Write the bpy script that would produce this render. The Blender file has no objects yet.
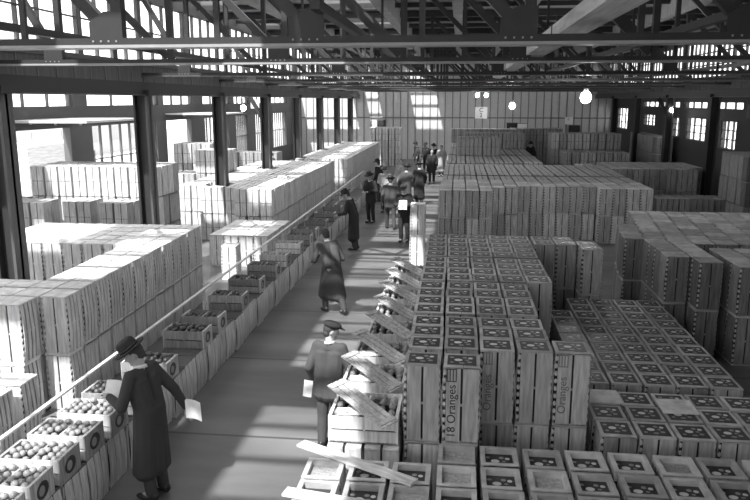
import bpy, bmesh, math, random
from mathutils import Vector, Matrix
random.seed(7)
S = bpy.context.scene
COL = S.collection
PI = math.pi
CAM_H = 4.2

# ------------------------------------------------------------------ materials
def new_mat(name):
    m = bpy.data.materials.new(name); m.use_nodes = True
    return m, m.node_tree, m.node_tree.nodes['Principled BSDF']

def grey(v): return (v, v, v, 1)

def wood(name, v, grain=(14, 14, 1.5), contrast=.28, rough=.8, rnd=.3, spots=0.0):
    """grey timber: stretched grain, blotches, and a tone of its own for every object"""
    m, t, b = new_mat(name)
    N = t.nodes; L = t.links
    tc = N.new('ShaderNodeTexCoord'); mp = N.new('ShaderNodeMapping')
    mp.inputs['Scale'].default_value = grain
    oi = N.new('ShaderNodeObjectInfo')
    L.new(tc.outputs['Object'], mp.inputs['Vector'])
    add = N.new('ShaderNodeVectorMath'); add.operation = 'ADD'
    sc = N.new('ShaderNodeVectorMath'); sc.operation = 'SCALE'; sc.inputs['Scale'].default_value = 37.0
    cmb = N.new('ShaderNodeCombineXYZ')
    for k in range(3): L.new(oi.outputs['Random'], cmb.inputs[k])
    L.new(cmb.outputs[0], sc.inputs[0])
    L.new(mp.outputs[0], add.inputs[0]); L.new(sc.outputs[0], add.inputs[1])
    n1 = N.new('ShaderNodeTexNoise'); n1.inputs['Scale'].default_value = 2.2; n1.inputs['Detail'].default_value = 5
    L.new(add.outputs[0], n1.inputs['Vector'])
    r = N.new('ShaderNodeMapRange')
    r.inputs['From Min'].default_value = .25; r.inputs['From Max'].default_value = .75
    r.inputs['To Min'].default_value = v * (1 - contrast); r.inputs['To Max'].default_value = v * (1 + contrast)
    L.new(n1.outputs['Fac'], r.inputs['Value'])
    r2 = N.new('ShaderNodeMapRange'); r2.inputs['To Min'].default_value = 1 - rnd; r2.inputs['To Max'].default_value = 1 + rnd
    L.new(oi.outputs['Random'], r2.inputs['Value'])
    mu = N.new('ShaderNodeMath'); mu.operation = 'MULTIPLY'
    L.new(r.outputs[0], mu.inputs[0]); L.new(r2.outputs[0], mu.inputs[1])
    L.new(mu.outputs[0], b.inputs['Base Color'])
    b.inputs['Roughness'].default_value = rough
    return m

def plain(name, v, rough=.7, metal=0.0):
    m, t, b = new_mat(name)
    N = t.nodes; L = t.links
    n = N.new('ShaderNodeTexNoise'); n.inputs['Scale'].default_value = 9; n.inputs['Detail'].default_value = 3
    r = N.new('ShaderNodeMapRange'); r.inputs['To Min'].default_value = v * .85; r.inputs['To Max'].default_value = v * 1.15
    tc = N.new('ShaderNodeTexCoord'); L.new(tc.outputs['Object'], n.inputs['Vector'])
    L.new(n.outputs['Fac'], r.inputs['Value']); L.new(r.outputs[0], b.inputs['Base Color'])
    b.inputs['Roughness'].default_value = rough; b.inputs['Metallic'].default_value = metal
    return m

def glass_mat():
    m, t, b = new_mat('window_glass')
    N = t.nodes; L = t.links
    tr = N.new('ShaderNodeBsdfTransparent'); tr.inputs[0].default_value = grey(.95)
    gl = N.new('ShaderNodeBsdfGlossy'); gl.inputs['Roughness'].default_value = .15
    mx = N.new('ShaderNodeMixShader'); mx.inputs[0].default_value = .06
    L.new(tr.outputs[0], mx.inputs[1]); L.new(gl.outputs[0], mx.inputs[2])
    L.new(mx.outputs[0], N['Material Output'].inputs['Surface'])
    return m

def emit(name, s):
    m, t, b = new_mat(name)
    b.inputs['Emission Color'].default_value = (1, 1, 1, 1); b.inputs['Emission Strength'].default_value = s
    return m

def floor_mat():
    m, t, b = new_mat('concrete_floor')
    N = t.nodes; L = t.links
    tc = N.new('ShaderNodeTexCoord')
    n = N.new('ShaderNodeTexNoise'); n.inputs['Scale'].default_value = .7; n.inputs['Detail'].default_value = 7
    mp = N.new('ShaderNodeMapping'); mp.inputs['Scale'].default_value = (.5, 1.6, 1)
    L.new(tc.outputs['Object'], mp.inputs[0]); L.new(mp.outputs[0], n.inputs['Vector'])
    r = N.new('ShaderNodeMapRange'); r.inputs['From Min'].default_value = .3; r.inputs['From Max'].default_value = .7
    r.inputs['To Min'].default_value = .09; r.inputs['To Max'].default_value = .21
    L.new(n.outputs['Fac'], r.inputs['Value'])
    # expansion joints every 2.8 m across the aisle
    sp = N.new('ShaderNodeSeparateXYZ'); L.new(tc.outputs['Object'], sp.inputs[0])
    md = N.new('ShaderNodeMath'); md.operation = 'PINGPONG'; md.inputs[1].default_value = 1.4
    L.new(sp.outputs['Y'], md.inputs[0])
    lt = N.new('ShaderNodeMath'); lt.operation = 'LESS_THAN'; lt.inputs[1].default_value = .025
    L.new(md.outputs[0], lt.inputs[0])
    mx = N.new('ShaderNodeMix'); mx.data_type = 'FLOAT'
    L.new(lt.outputs[0], mx.inputs[0]); L.new(r.outputs[0], mx.inputs[2]); mx.inputs[3].default_value = .07
    L.new(mx.outputs[0], b.inputs['Base Color']); b.inputs['Roughness'].default_value = .45
    return m

M = dict(
    pale=wood('pale_crate_board', .66, rnd=.14, contrast=.34), mid=wood('crate_board', .46, contrast=.36), dim=wood('shade_toned_crate_board', .27, contrast=.36),  # dim: crate board darkened to hold the shade in its colour
    end=wood('crate_end_board', .80, grain=(3, 3, 3), rnd=.1), endmid=wood('grey_crate_end', .52, grain=(3, 3, 3)),
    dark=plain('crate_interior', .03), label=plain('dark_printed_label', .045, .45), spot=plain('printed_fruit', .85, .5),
    dimspot=plain('printed_fruit_dull', .38, .5),
    wrap=plain('fruit_wrapping_paper', .62), fruit=plain('fruit_skin', .33, .4), ink=plain('stencil_ink', .06),
    greyink=plain('faint_stencil_ink', .22),
    plank=wood('loose_plank', .6, grain=(2, 14, 14)), rail=wood('rail_board', .78, grain=(14, 1.5, 14), contrast=.1, rnd=0),
    steel=plain('dark_steel', .035, .5), steel2=plain('grey_steel', .11, .5), flange=plain('light_steel', .38, .45),
    wallw=plain('wall_paint', .08), pier=plain('brick_pier', .10), band=wood('wall_boards', .16, grain=(1, 9, .5), rnd=0),
    deck=wood('roof_planks', .42, grain=(.6, 7, 1), contrast=.35, rnd=0), sheet=plain('wall_sheeting', .6, .6),
    rib=plain('sheeting_rib', .2), door=plain('door_panel', .7), glass=glass_mat(), floor=floor_mat(),
    lamp=emit('lamp_glow', 130), socket=plain('lamp_socket', .1), sign=plain('sign_board', .9), sign2=plain('dark_sign_board', .22),
    skin=plain('skin', .42, .6), eye=plain('eye', .05, .3), hair=plain('hair', .05), paper=plain('paper', .85),
    suit=plain('grey_suit_cloth', .075, .95), black=plain('dark_suit_cloth', .03, .95), coat=plain('overcoat_cloth', .05, .95),
    lightcloth=plain('pale_cloth', .4, .9), trouser=plain('trouser_cloth', .06, .95), shoe=plain('shoe_leather', .025, .4),
    felt=plain('hat_felt', .03, .95), white=plain('white_cotton', .75), duct=wood('timber_duct', .62, grain=(9, .8, 9), rnd=0),
    tray=wood('dark_tray_board', .10), shadefruit=plain('shaded_fruit_skin', .10, .4),  # the fruit skin here has shade put into its colour
    yard=plain('yard_ground', .5),
)

# ------------------------------------------------------------------ mesh building
class MB:
    def __init__(self): self.v = []; self.f = []; self.m = []; self.mats = []
    def mi(self, mat):
        if mat not in self.mats: self.mats.append(mat)
        return self.mats.index(mat)
    def add(self, vs, fs, mat):
        o = len(self.v); k = self.mi(mat)
        self.v += [tuple(p) for p in vs]
        for f in fs: self.f.append(tuple(i + o for i in f)); self.m.append(k)
    def box(self, a, b, mat, M4=None):
        x0, y0, z0 = a; x1, y1, z1 = b
        vs = [Vector(p) for p in ((x0,y0,z0),(x1,y0,z0),(x1,y1,z0),(x0,y1,z0),(x0,y0,z1),(x1,y0,z1),(x1,y1,z1),(x0,y1,z1))]
        if M4: vs = [M4 @ p for p in vs]
        self.add(vs, [(0,3,2,1),(4,5,6,7),(0,1,5,4),(1,2,6,5),(2,3,7,6),(3,0,4,7)], mat)
    def bar(self, p, q, w, h, mat, up=(0,0,1)):
        """rectangular bar from p to q, w across and h along 'up'"""
        p = Vector(p); q = Vector(q); d = (q - p); n = d.length; d.normalize(); u = Vector(up)
        s = d.cross(u)
        if s.length < 1e-4: s = d.cross(Vector((0,1,0)))
        s.normalize(); u = s.cross(d)
        vs = [p + s*a*w/2 + u*b*h/2 + d*n*c for c in (0,1) for a, b in ((-1,-1),(1,-1),(1,1),(-1,1))]
        self.add(vs, [(0,1,2,3),(7,6,5,4),(0,4,5,1),(1,5,6,2),(2,6,7,3),(3,7,4,0)], mat)
    def tube(self, pts, rads, mat, seg=10, cap=True):
        rings = []
        n = len(pts); P = [Vector(p) for p in pts]
        for i in range(n):
            d = (P[min(i+1, n-1)] - P[max(i-1, 0)]).normalized()
            s = d.cross(Vector((0,0,1)))
            if s.length < 1e-3: s = Vector((1,0,0))
            s.normalize(); u = s.cross(d)
            rings.append([P[i] + (s*math.cos(2*PI*k/seg) + u*math.sin(2*PI*k/seg))*rads[i] for k in range(seg)])
        vs = [p for r in rings for p in r]; fs = []
        for i in range(n-1):
            for k in range(seg):
                fs.append((i*seg+k, i*seg+(k+1) % seg, (i+1)*seg+(k+1) % seg, (i+1)*seg+k))
        if cap: fs.append(tuple(reversed(range(seg)))); fs.append(tuple((n-1)*seg+k for k in range(seg)))
        self.add(vs, fs, mat)
    def lathe(self, prof, mat, seg=20, M4=None, sy=1.0):
        vs = []; fs = []
        for r, z in prof:
            for k in range(seg):
                p = Vector((r*math.cos(2*PI*k/seg), sy*r*math.sin(2*PI*k/seg), z))
                vs.append(M4 @ p if M4 else p)
        n = len(prof)
        for i in range(n-1):
            for k in range(seg): fs.append((i*seg+k, i*seg+(k+1) % seg, (i+1)*seg+(k+1) % seg, (i+1)*seg+k))
        fs.append(tuple(reversed(range(seg)))); fs.append(tuple((n-1)*seg+k for k in range(seg)))
        self.add(vs, fs, mat)
    def ball(self, c, r, mat, u=10, v=7, rot=None):
        rx, ry, rz = r if isinstance(r, tuple) else (r, r, r)
        vs = []; fs = []; c = Vector(c)
        def pt(x, y, z):
            p = Vector((x*rx, y*ry, z*rz)); return c + (rot @ p if rot else p)
        vs.append(pt(0,0,-1))
        for i in range(1, v):
            a = -PI/2 + PI*i/v
            for k in range(u): vs.append(pt(math.cos(a)*math.cos(2*PI*k/u), math.cos(a)*math.sin(2*PI*k/u), math.sin(a)))
        vs.append(pt(0,0,1)); top = len(vs)-1
        for k in range(u):
            fs.append((0, 1+(k+1) % u, 1+k))
            fs.append((top, 1+(v-2)*u+k, 1+(v-2)*u+(k+1) % u))
            for i in range(v-2): fs.append((1+i*u+k, 1+i*u+(k+1) % u, 1+(i+1)*u+(k+1) % u, 1+(i+1)*u+k))
        self.add(vs, fs, mat)
    def capsule(self, p, r0, q, r1, mat, u=10):
        P = Vector(p); Q = Vector(q); d = Q - P
        if d.length < 1e-5: self.ball(p, r0, mat, u); return
        d.normalize(); pts = []; rads = []
        for a in (-80, -50, -20): pts.append(P + d*r0*math.sin(math.radians(a))); rads.append(r0*math.cos(math.radians(a)))
        for a in (20, 50, 80): pts.append(Q + d*r1*math.sin(math.radians(a))); rads.append(r1*math.cos(math.radians(a)))
        self.tube(pts, rads, mat, u)
    def mesh(self, name, smooth=False):
        me = bpy.data.meshes.new(name); me.from_pydata(self.v, [], self.f)
        for m in self.mats: me.materials.append(m)
        me.polygons.foreach_set('material_index', self.m)
        if smooth: me.polygons.foreach_set('use_smooth', [True]*len(self.f))
        me.validate(); me.update()
        return me
    def build(self, name, parent=None, smooth=False, loc=None, rz=0):
        return link(name, self.mesh(name, smooth), parent, loc, rz)

def link(name, me, parent=None, loc=None, rz=0):
    o = bpy.data.objects.new(name, me); COL.objects.link(o)
    if loc: o.location = loc
    if rz: o.rotation_euler.z = rz
    if parent: o.parent = parent
    return o
def tag(o, label, cat, group=None, kind=None):
    o['label'] = label; o['category'] = cat
    if group: o['group'] = group
    if kind: o['kind'] = kind
    return o
def empty(name, loc=(0,0,0), rz=0):
    o = bpy.data.objects.new(name, None); COL.objects.link(o); o.location = loc; o.rotation_euler.z = rz
    o.empty_display_size = .1
    return o
def struct(o): o['kind'] = 'structure'; return o

ORD = 'first second third fourth fifth sixth seventh eighth ninth tenth eleventh twelfth thirteenth fourteenth fifteenth sixteenth seventeenth eighteenth nineteenth twentieth'.split()
TENS = {2: 'twenty', 3: 'thirty', 4: 'forty', 5: 'fifty'}
TENTH = {2: 'twentieth', 3: 'thirtieth', 4: 'fortieth', 5: 'fiftieth'}
def nth(i):
    i += 1
    if i <= 20: return ORD[i-1]
    return TENTH[i//10] if i % 10 == 0 else TENS[i//10] + '-' + ORD[i % 10 - 1]

# ------------------------------------------------------------------ setting
XL, XR, XWL, XWR, YF, YN = -7.33, 9.5, -12.1, 10.5, 53.2, -7.0
BAY = 5.5
def right_col_y(k): return 29.2 + 6.0*(k-4)
def bay_y(k): return 6.4 if k == 0 else 5.6 + BAY*k          # truss / column lines
Z_CH, Z_TOP = 4.75, 6.55                   # bottom and top chord
Z_SILL, Z_HEAD = 5.06, 6.44
DECK = 6.75

f = MB(); f.box((-12.4, YN-.2, -.2), (10.8, YF+.2, 0), M['floor']); struct(f.build('floor'))
f = MB(); f.box((-80, -40, -.5), (80, 110, -.25), M['yard']); struct(f.build('ground'))

# far wall: vertical sheeting with ribs, a horizontal joint
f = MB(); f.box((-12.3, YF, 0), (10.7, YF+.2, 7.0), M['sheet'])
x = -12.2
while x < 10.6:
    f.box((x, YF-.05, 0), (x+.06, YF, 6.9), M['rib']); x += .53
f.box((-12.2, YF-.07, 2.92), (10.6, YF, 3.0), M['rib'])
struct(f.build('wall_far'))

# left outer wall: band of high windows, piers, dock doors and tall windows, alternating every double bay
f = MB()
W_ = 'wallw'
f.box((XWL-.25, YN, 4.52), (XWL, YF, 4.9), M[W_])
f.box((XWL-.25, YN, 3.36), (XWL, YF, 4.0), M[W_])
f.box((XWL-.25, YN, 0), (XWL, YF, 1.1), M[W_])
piers = []
openings = []           # (y0, y1, kind)
for k in range(-1, 6):
    y0 = 0.55 + 10.9*k
    piers += [(y0-2.2, y0-.9), (y0+3.3-.0, y0+3.9)]
    openings.append((y0-.9, y0+3.3, 'window')); openings.append((y0+3.9, y0+8.7, 'door'))
win_n = 0; door_n = 0
def in_room(y0, y1): return y1 > YN and y0 < YF
L_BAYS = [(18.6, 21.9, 'door'), (23.3, 28.6, 'window'), (29.6, 32.5, 'door'), (34.3, 38.0, 'window'), (39.2, 41.5, 'window'),
          (43.0, 46.0, 'window'), (47.2, 51.0, 'window'), (12.8, 17.4, 'window'), (8, 11, 'door'), (1.5, 6.5, 'window'), (-5.5, 0, 'window')]
L_BAYS.sort()
prev = YN
for y0, y1, kd in L_BAYS:
    f.box((XWL-.25, prev, 1.1), (XWL, y0, 3.36), M['pier']); prev = y1
f.box((XWL-.25, prev, 1.1), (XWL, YF, 3.36), M['pier'])
hi = []
for (y0, y1, kd), nx in zip(L_BAYS, L_BAYS[1:] + [(YF, 0, 0)]):
    hi.append((y0-.2, y1+.3))
prev = YN
for y0, y1 in hi:
    f.box((XWL-.25, prev, 4.0), (XWL, y0, 4.52), M['pier']); prev = y1
f.box((XWL-.25, prev, 4.0), (XWL, YF, 4.52), M['pier'])
struct(f.build('wall_left'))

def window(x, y0, y1, z0, z1, ny, nz, side='x', bars=.05, fm='steel2'):
    """steel sash in a wall at x (or at y when side == 'y'), with its pane as a child"""
    global win_n
    win_n += 1
    g = MB(); w = y1-y0
    def bx(a0, a1, z0_, z1_, th=.08):
        if side == 'x': g.box((x-th/2, a0, z0_), (x+th/2, a1, z1_), M[fm])
        else: g.box((a0, x-th/2, z0_), (a1, x+th/2, z1_), M[fm])
    for i in range(ny+1):
        a = y0 + w*i/ny; b = bars*(1.6 if i in (0, ny) else 1)
        bx(a-b/2, a+b/2, z0, z1)
    for i in range(nz+1):
        a = z0 + (z1-z0)*i/nz
        bx(y0, y1, a-bars*.35, a+bars*.35, .06)
    o = struct(g.build('window_%d' % win_n))
    p = MB()
    if side == 'x': p.box((x-.008, y0, z0), (x+.008, y1, z1), M['glass'])
    else: p.box((y0, x-.008, z0), (y1, x+.008, z1), M['glass'])
    p.build('pane', o)
    return o
for (y0, y1) in hi: window(XWL-.12, y0, y1, 4.0, 4.52, 3, 1)
for y0, y1, kd in L_BAYS:
    if kd == 'window': window(XWL-.12, y0, y1, 1.1, 3.36, 7, 2)
    else:
        door_n += 1
        g = MB()                                       # overhead door swung up flat under its head
        g.box((XWL+.05, y0-.2, 3.60), (XWL+2.4, y1+.1, 3.66), M['door'])
        for q in range(4): g.box((XWL+.1+q*.7, y0-.2, 3.55), (XWL+.18+q*.7, y1+.1, 3.60), M['wallw'])
        struct(g.build('door_%d' % door_n))

# right outer wall
R_BAYS = [(0, 3, 2.5, 3.4), (6, 9, 2.5, 3.4), (12, 15, 2.5, 3.4), (18, 21, 2.5, 3.4), (24, 26, 2.5, 3.4), (29.6, 31.4, 2.3, 3.38), (33.2, 36.0, 2.43, 3.4), (37.0, 38.5, 2.46, 3.35), (41.6, 44.2, 2.82, 3.4), (48.2, 51.4, 2.4, 3.68), (51.9, 53.0, 2.4, 3.68)]
f = MB()
prev = YN
for y0, y1, z0, z1 in R_BAYS:
    f.box((XWR, prev, 0), (XWR+.25, y0, 3.84), M['wallw'])
    f.box((XWR, y0, 0), (XWR+.25, y1, z0), M['wallw']); f.box((XWR, y0, z1), (XWR+.25, y1, 3.84), M['wallw'])
    prev = y1
f.box((XWR, prev, 0), (XWR+.25, YF, 3.84), M['wallw'])
RH = [(1, 5), (6.5, 10.5), (12, 16), (17.5, 21.5), (24, 27.5), (29.1, 32.4), (33.2, 36.5), (37.2, 40.8), (41.1, 44.5)]
prev = YN
for y0, y1 in RH: f.box((XWR, prev, 3.84), (XWR+.25, y0, 4.11), M['wallw']); prev = y1
f.box((XWR, prev, 3.84), (XWR+.25, YF, 4.11), M['wallw'])
f.box((XWR, YN, 4.11), (XWR+.25, YF, 4.9), M['wallw'])
struct(f.build('wall_right'))
for y0, y1, z0, z1 in R_BAYS: window(XWR+.12, y0, y1, z0, z1, 3, 3)
for y0, y1 in RH: window(XWR+.12, y0, y1, 3.84, 4.11, 3, 1)

# clerestory walls above the column lines, low aisle roofs
for sx, X, nm in ((-1, XL, 'left'), (1, XR, 'right')):
    f = MB()
    f.box((X-.06, YN, 4.42), (X+.06, YF, Z_SILL-.06), M['band'])
    y = YN
    while y < YF: f.box((X-.075, y, 4.5), (X+.075, y+.04, Z_SILL-.08), M['rib']); y += .62
    f.box((X-.14, YN, Z_SILL-.09), (X+.14, YF, Z_SILL), M['steel2'])
    f.box((X-.1, YN, Z_HEAD), (X+.1, YF, DECK), M['steel2'])
    struct(f.build('wall_%s_upper' % nm))
    f = MB(); f.box((X-.16, YN, 4.32 if sx > 0 else 4.32), (X+.16, YF, 4.60), M['steel'])
    f.box((X-.2, YN, 4.30), (X+.2, YF, 4.33), M['steel2'])
    struct(f.build('eaves_beam'))
    for k in range(-2, 9):
        y0, y1 = bay_y(k), min(bay_y(k+1), YF)
        if y0 > YF-1: break
        y0 = max(y0, YN)
        if y1-y0 < 1: continue
        hgap = (y1-y0)/2
        for q in range(2): window(X, y0+q*hgap+.06, y0+(q+1)*hgap-.06, Z_SILL, Z_HEAD, 4 if sx < 0 else 5, 2 if sx < 0 else 3, bars=.035 if sx < 0 else .06)
f = MB(); f.box((XWL-.3, YN, 4.9), (-11.6, YF, 5.0), M['deck']); f.box((-7.75, YN, 4.9), (XL-.05, YF, 5.0), M['deck'])
y = YN
while y < YF: f.box((-11.6, y, 4.86), (-7.75, min(y+.5, YF), 5.0), M['deck']); y += BAY/2
struct(f.build('ceiling_left_aisle'))
def added_skylight(x0, x1, y0, y1, z, n=3):
    global win_n
    win_n += 1
    g = MB()
    for i in range(n+1): yy = y0 + (y1-y0)*i/n; g.box((x0, yy-.03, z), (x1, yy+.03, z+.14), M['steel2'])
    g.box((x0-.04, y0, z), (x0+.02, y1, z+.14), M['steel2']); g.box((x1-.02, y0, z), (x1+.04, y1, z+.14), M['steel2'])
    o = struct(g.build('window_%d' % win_n)); p = MB(); p.box((x0, y0, z+.05), (x1, y1, z+.06), M['glass']); p.build('pane', o)
y = YN
while y < YF-1: added_skylight(-11.6, -7.75, y+.5, min(y+BAY/2, YF), 4.9, 1); y += BAY/2  # left aisle roof glazed with added panes to let sun in
f = MB(); f.box((XR+.05, YN, 4.9), (XWR+.3, YF, 5.0), M['deck']); struct(f.build('ceiling_right_aisle'))

# main roof deck with glazed strips added to let sun onto stacks and aisle
STRIPS = [(XL+.1, -6.25), (-6.2, -4.8), (-4.0, -1.75)]     # the second one only at the near end
f = MB()
f.box((XL-.3, YN, DECK), (XL+.1, YF, DECK+.12), M['deck']); f.box((-4.8, YN, DECK), (-4.0, YF, DECK+.12), M['deck'])
f.box((-1.75, YN, DECK), (XR+.3, YF, DECK+.12), M['deck']); f.box((-6.25, YN, DECK), (-6.2, YF, DECK+.12), M['deck'])
sky = []
for k in range(-3, 9):
    y0 = 5.6 + BAY*k; a, b = max(y0+.45, YN+.3), min(y0+BAY-.45, YF-.3)
    if b-a > 1: sky.append((a, b))
for n_, (x0, x1) in enumerate(STRIPS):
    prev = YN
    for a, b in sky:
        if n_ == 1 and b > 5.5: break
        f.box((x0, prev, DECK), (x1, a, DECK+.12), M['deck']); prev = b
        added_skylight(x0, x1, a, b, DECK, (4, 4, 5)[n_])
    f.box((x0, prev, DECK), (x1, YF, DECK+.12), M['deck'])
struct(f.build('ceiling'))

# the yard beyond the dock doors: a low warehouse and a parked truck
e = empty('warehouse_building', (-30, 45, -.25)); tag(e, 'low grey warehouse standing across the yard beyond the dock doors', 'building')
g = MB(); g.box((-4, -26, 0), (0, 26, 2.9), M['yard']); g.build('wall', e)
g = MB(); g.box((-4.3, -26.3, 2.9), (.3, 26.3, 3.1), M['flange']); g.build('roof', e)
for q in range(12):
    g = MB(); g.box((-.02, -24+q*4, 1.0), (.04, -22+q*4, 2.2), M['flange']); g.build('window', e)
e = empty('truck', (-17.5, 29, -.25)); tag(e, 'grey box truck parked in the yard outside the dock door', 'truck')
g = MB(); g.box((-1.1, -2.6, .8), (1.1, 1.8, 2.7), M['duct']); g.box((-1.0, -2.7, .6), (1.0, 3.6, .8), M['steel']); g.build('cargo_box', e)
g = MB(); g.box((-.95, 1.9, .8), (.95, 3.0, 2.2), M['steel2']); g.box((-.8, 3.0, .8), (.8, 4.1, 1.5), M['steel2']); g.build('cab', e)
g = MB(); g.box((.95, 2.1, 1.55), (.96, 2.8, 2.05), M['glass']); g.box((-.85, 2.99, 1.55), (.85, 3.01, 2.1), M['glass']); g.build('cab_window', e)
for wy in (-1.7, 3.3):
    for wx in (-.95, .95):
        g = MB(); g.lathe([(.12, -.13), (.42, -.12), (.45, 0), (.42, .12), (.12, .13)], M['shoe'], 18, Matrix.Translation((wx, wy, .45)) @ Matrix.Rotation(PI/2, 4, 'Y')); g.build('wheel', e, True)

# near end wall (behind the viewer) with a sash band added for light
f = MB()
f.box((XWL-.25, YN-.25, 0), (XWR+.25, YN, 2.6), M['wallw']); f.box((XWL-.25, YN-.25, 6.3), (XWR+.25, YN, 7), M['wallw'])
f.box((XWL-.25, YN-.25, 2.6), (-11, YN, 6.3), M['wallw']); f.box((2.5, YN-.25, 2.6), (XWR+.25, YN, 6.3), M['wallw'])
struct(f.build('wall_near'))
window(YN-.12, -11, 2.5, 2.6, 6.3, 16, 4, side='y')

# columns
for k in range(0, 9):
    for X in (XL, XR):
        y = bay_y(k) if X < 0 else right_col_y(k)
        if y > YF-.5 or y < YN+1: continue
        g = MB(); w = .17
        g.box((X-w, y-.03, 0), (X+w, y+.03, 4.4), M['steel'])
        g.box((X-w, y-w, 0), (X-w+.05, y+w, 4.4), M['steel']); g.box((X+w-.05, y-w, 0), (X+w, y+w, 4.4), M['steel2'])
        g.box((X-.28, y-.28, 4.3), (X+.28, y+.28, 4.42), M['steel'])
        g.box((X-.28, y-.28, 0), (X+.28, y+.28, .03), M['steel'])
        o = struct(g.build('column'))
        if (k in (1, 4) and X < 0) or (X > 0 and k == 5):                                # knee brace with rounded shoe
            b = MB(); s = -1 if X < 0 else 1
            b.bar((X-.12, y-.1, 3.55), (X-.55*1, y-.1, 4.28), .12, .14, M['steel']); b.build('knee_brace', o)

# trusses: Pratt, light lower flange, gusset plates at alternate panel points
PAN = 1.78
def truss(k):
    y = bay_y(k); g = MB(); Z_CH = (4.665 if k == 0 else 4.745)
    g.box((XL, y-.09, Z_CH), (XR, y-.03, Z_CH+.065), M['steel']); g.box((XL, y+.03, Z_CH), (XR, y+.09, Z_CH+.065), M['steel'])
    g.box((XL, y-.12, Z_CH-.02), (XR, y+.12, Z_CH+.005), M['flange'] if k < 2 else M['steel2'])
    g.box((XL, y-.1, Z_TOP), (XR, y+.1, Z_TOP+.18), M['steel'])
    x = (-3.0 if k == 0 else -2.62) - 2*PAN; i = 0
    pts = []
    while x < XR-.3: pts.append(x); x += PAN
    for i, x in enumerate(pts):
        thick = .09
        g.box((x-thick/2, y-.05, Z_CH), (x+thick/2, y+.05, Z_TOP), M['steel'])
        xm = x + PAN/2
        if xm < XR: g.box((xm-.025, y-.02, Z_CH), (xm+.025, y+.02, Z_TOP), M['steel'])
        x0 = max(x-PAN, XL+.1)
        g.bar((x0, y, Z_TOP), (x-.06, y, Z_CH+.1), .1, .10 if i % 2 == 0 else .07, M['steel'], up=(0, 1, 0))
    o = struct(g.build('roof_truss'))
    for i, x in enumerate(pts):
        if i % 2 == 0 or k == 0:
            q = MB()
            vs = [(x-.24, y-.075, Z_CH+.02), (x+.06, y-.075, Z_CH+.02), (x+.06, y-.075, Z_CH+.29), (x-.1, y-.075, Z_CH+.29), (x-.24, y-.075, Z_CH+.2)]
            vs += [(a, b+.03, c) for a, b, c in vs]
            q.add(vs, [(0,1,2,3,4), (9,8,7,6,5)] + [(j, 5+j, 5+(j+1) % 5, (j+1) % 5) for j in range(5)], M['steel'])
            for bx_ in (-.2, -.13, -.06, .01): q.box((x+bx_-.007, y-.1, Z_CH+.03), (x+bx_+.007, y-.07, Z_CH+.045), M['flange'])
            q.build('gusset_plate', o)
for k in range(0, 9):
    if bay_y(k) < YF: truss(k)
# longitudinal purlins under the deck, and lateral struts
for x in (-4.75, -1.9, -.1, 1.6, 3.6, 5.4, 7.4):
    g = MB(); g.box((x-.12, YN, DECK-.42), (x+.12, YF, DECK), M['deck']); struct(g.build('purlin'))
for k in range(0, 8):
    for q in (.33, .67):
        y = bay_y(k) + BAY*q
        g = MB(); g.box((XL, y-.05, DECK-.14), (XR, y+.05, DECK-.02), M['steel']); struct(g.build('rafter'))
for x in (-4.73, -1.17, 2.39, 5.95):
    g = MB(); g.box((x-.04, 6, Z_CH+.16), (x+.04, YF, Z_CH+.24), M['steel']); struct(g.build('tie_beam'))
g = MB(); g.box((.93, -1, 4.83), (1.2, YF, 4.955), M['duct'])
for y in range(0, 52, 4): g.box((.92, y, 4.83), (1.21, y+.03, 4.965), M['steel2'])
tag(g.build('timber_duct'), 'long light timber duct running lengthwise over the roof trusses', 'duct')

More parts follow.
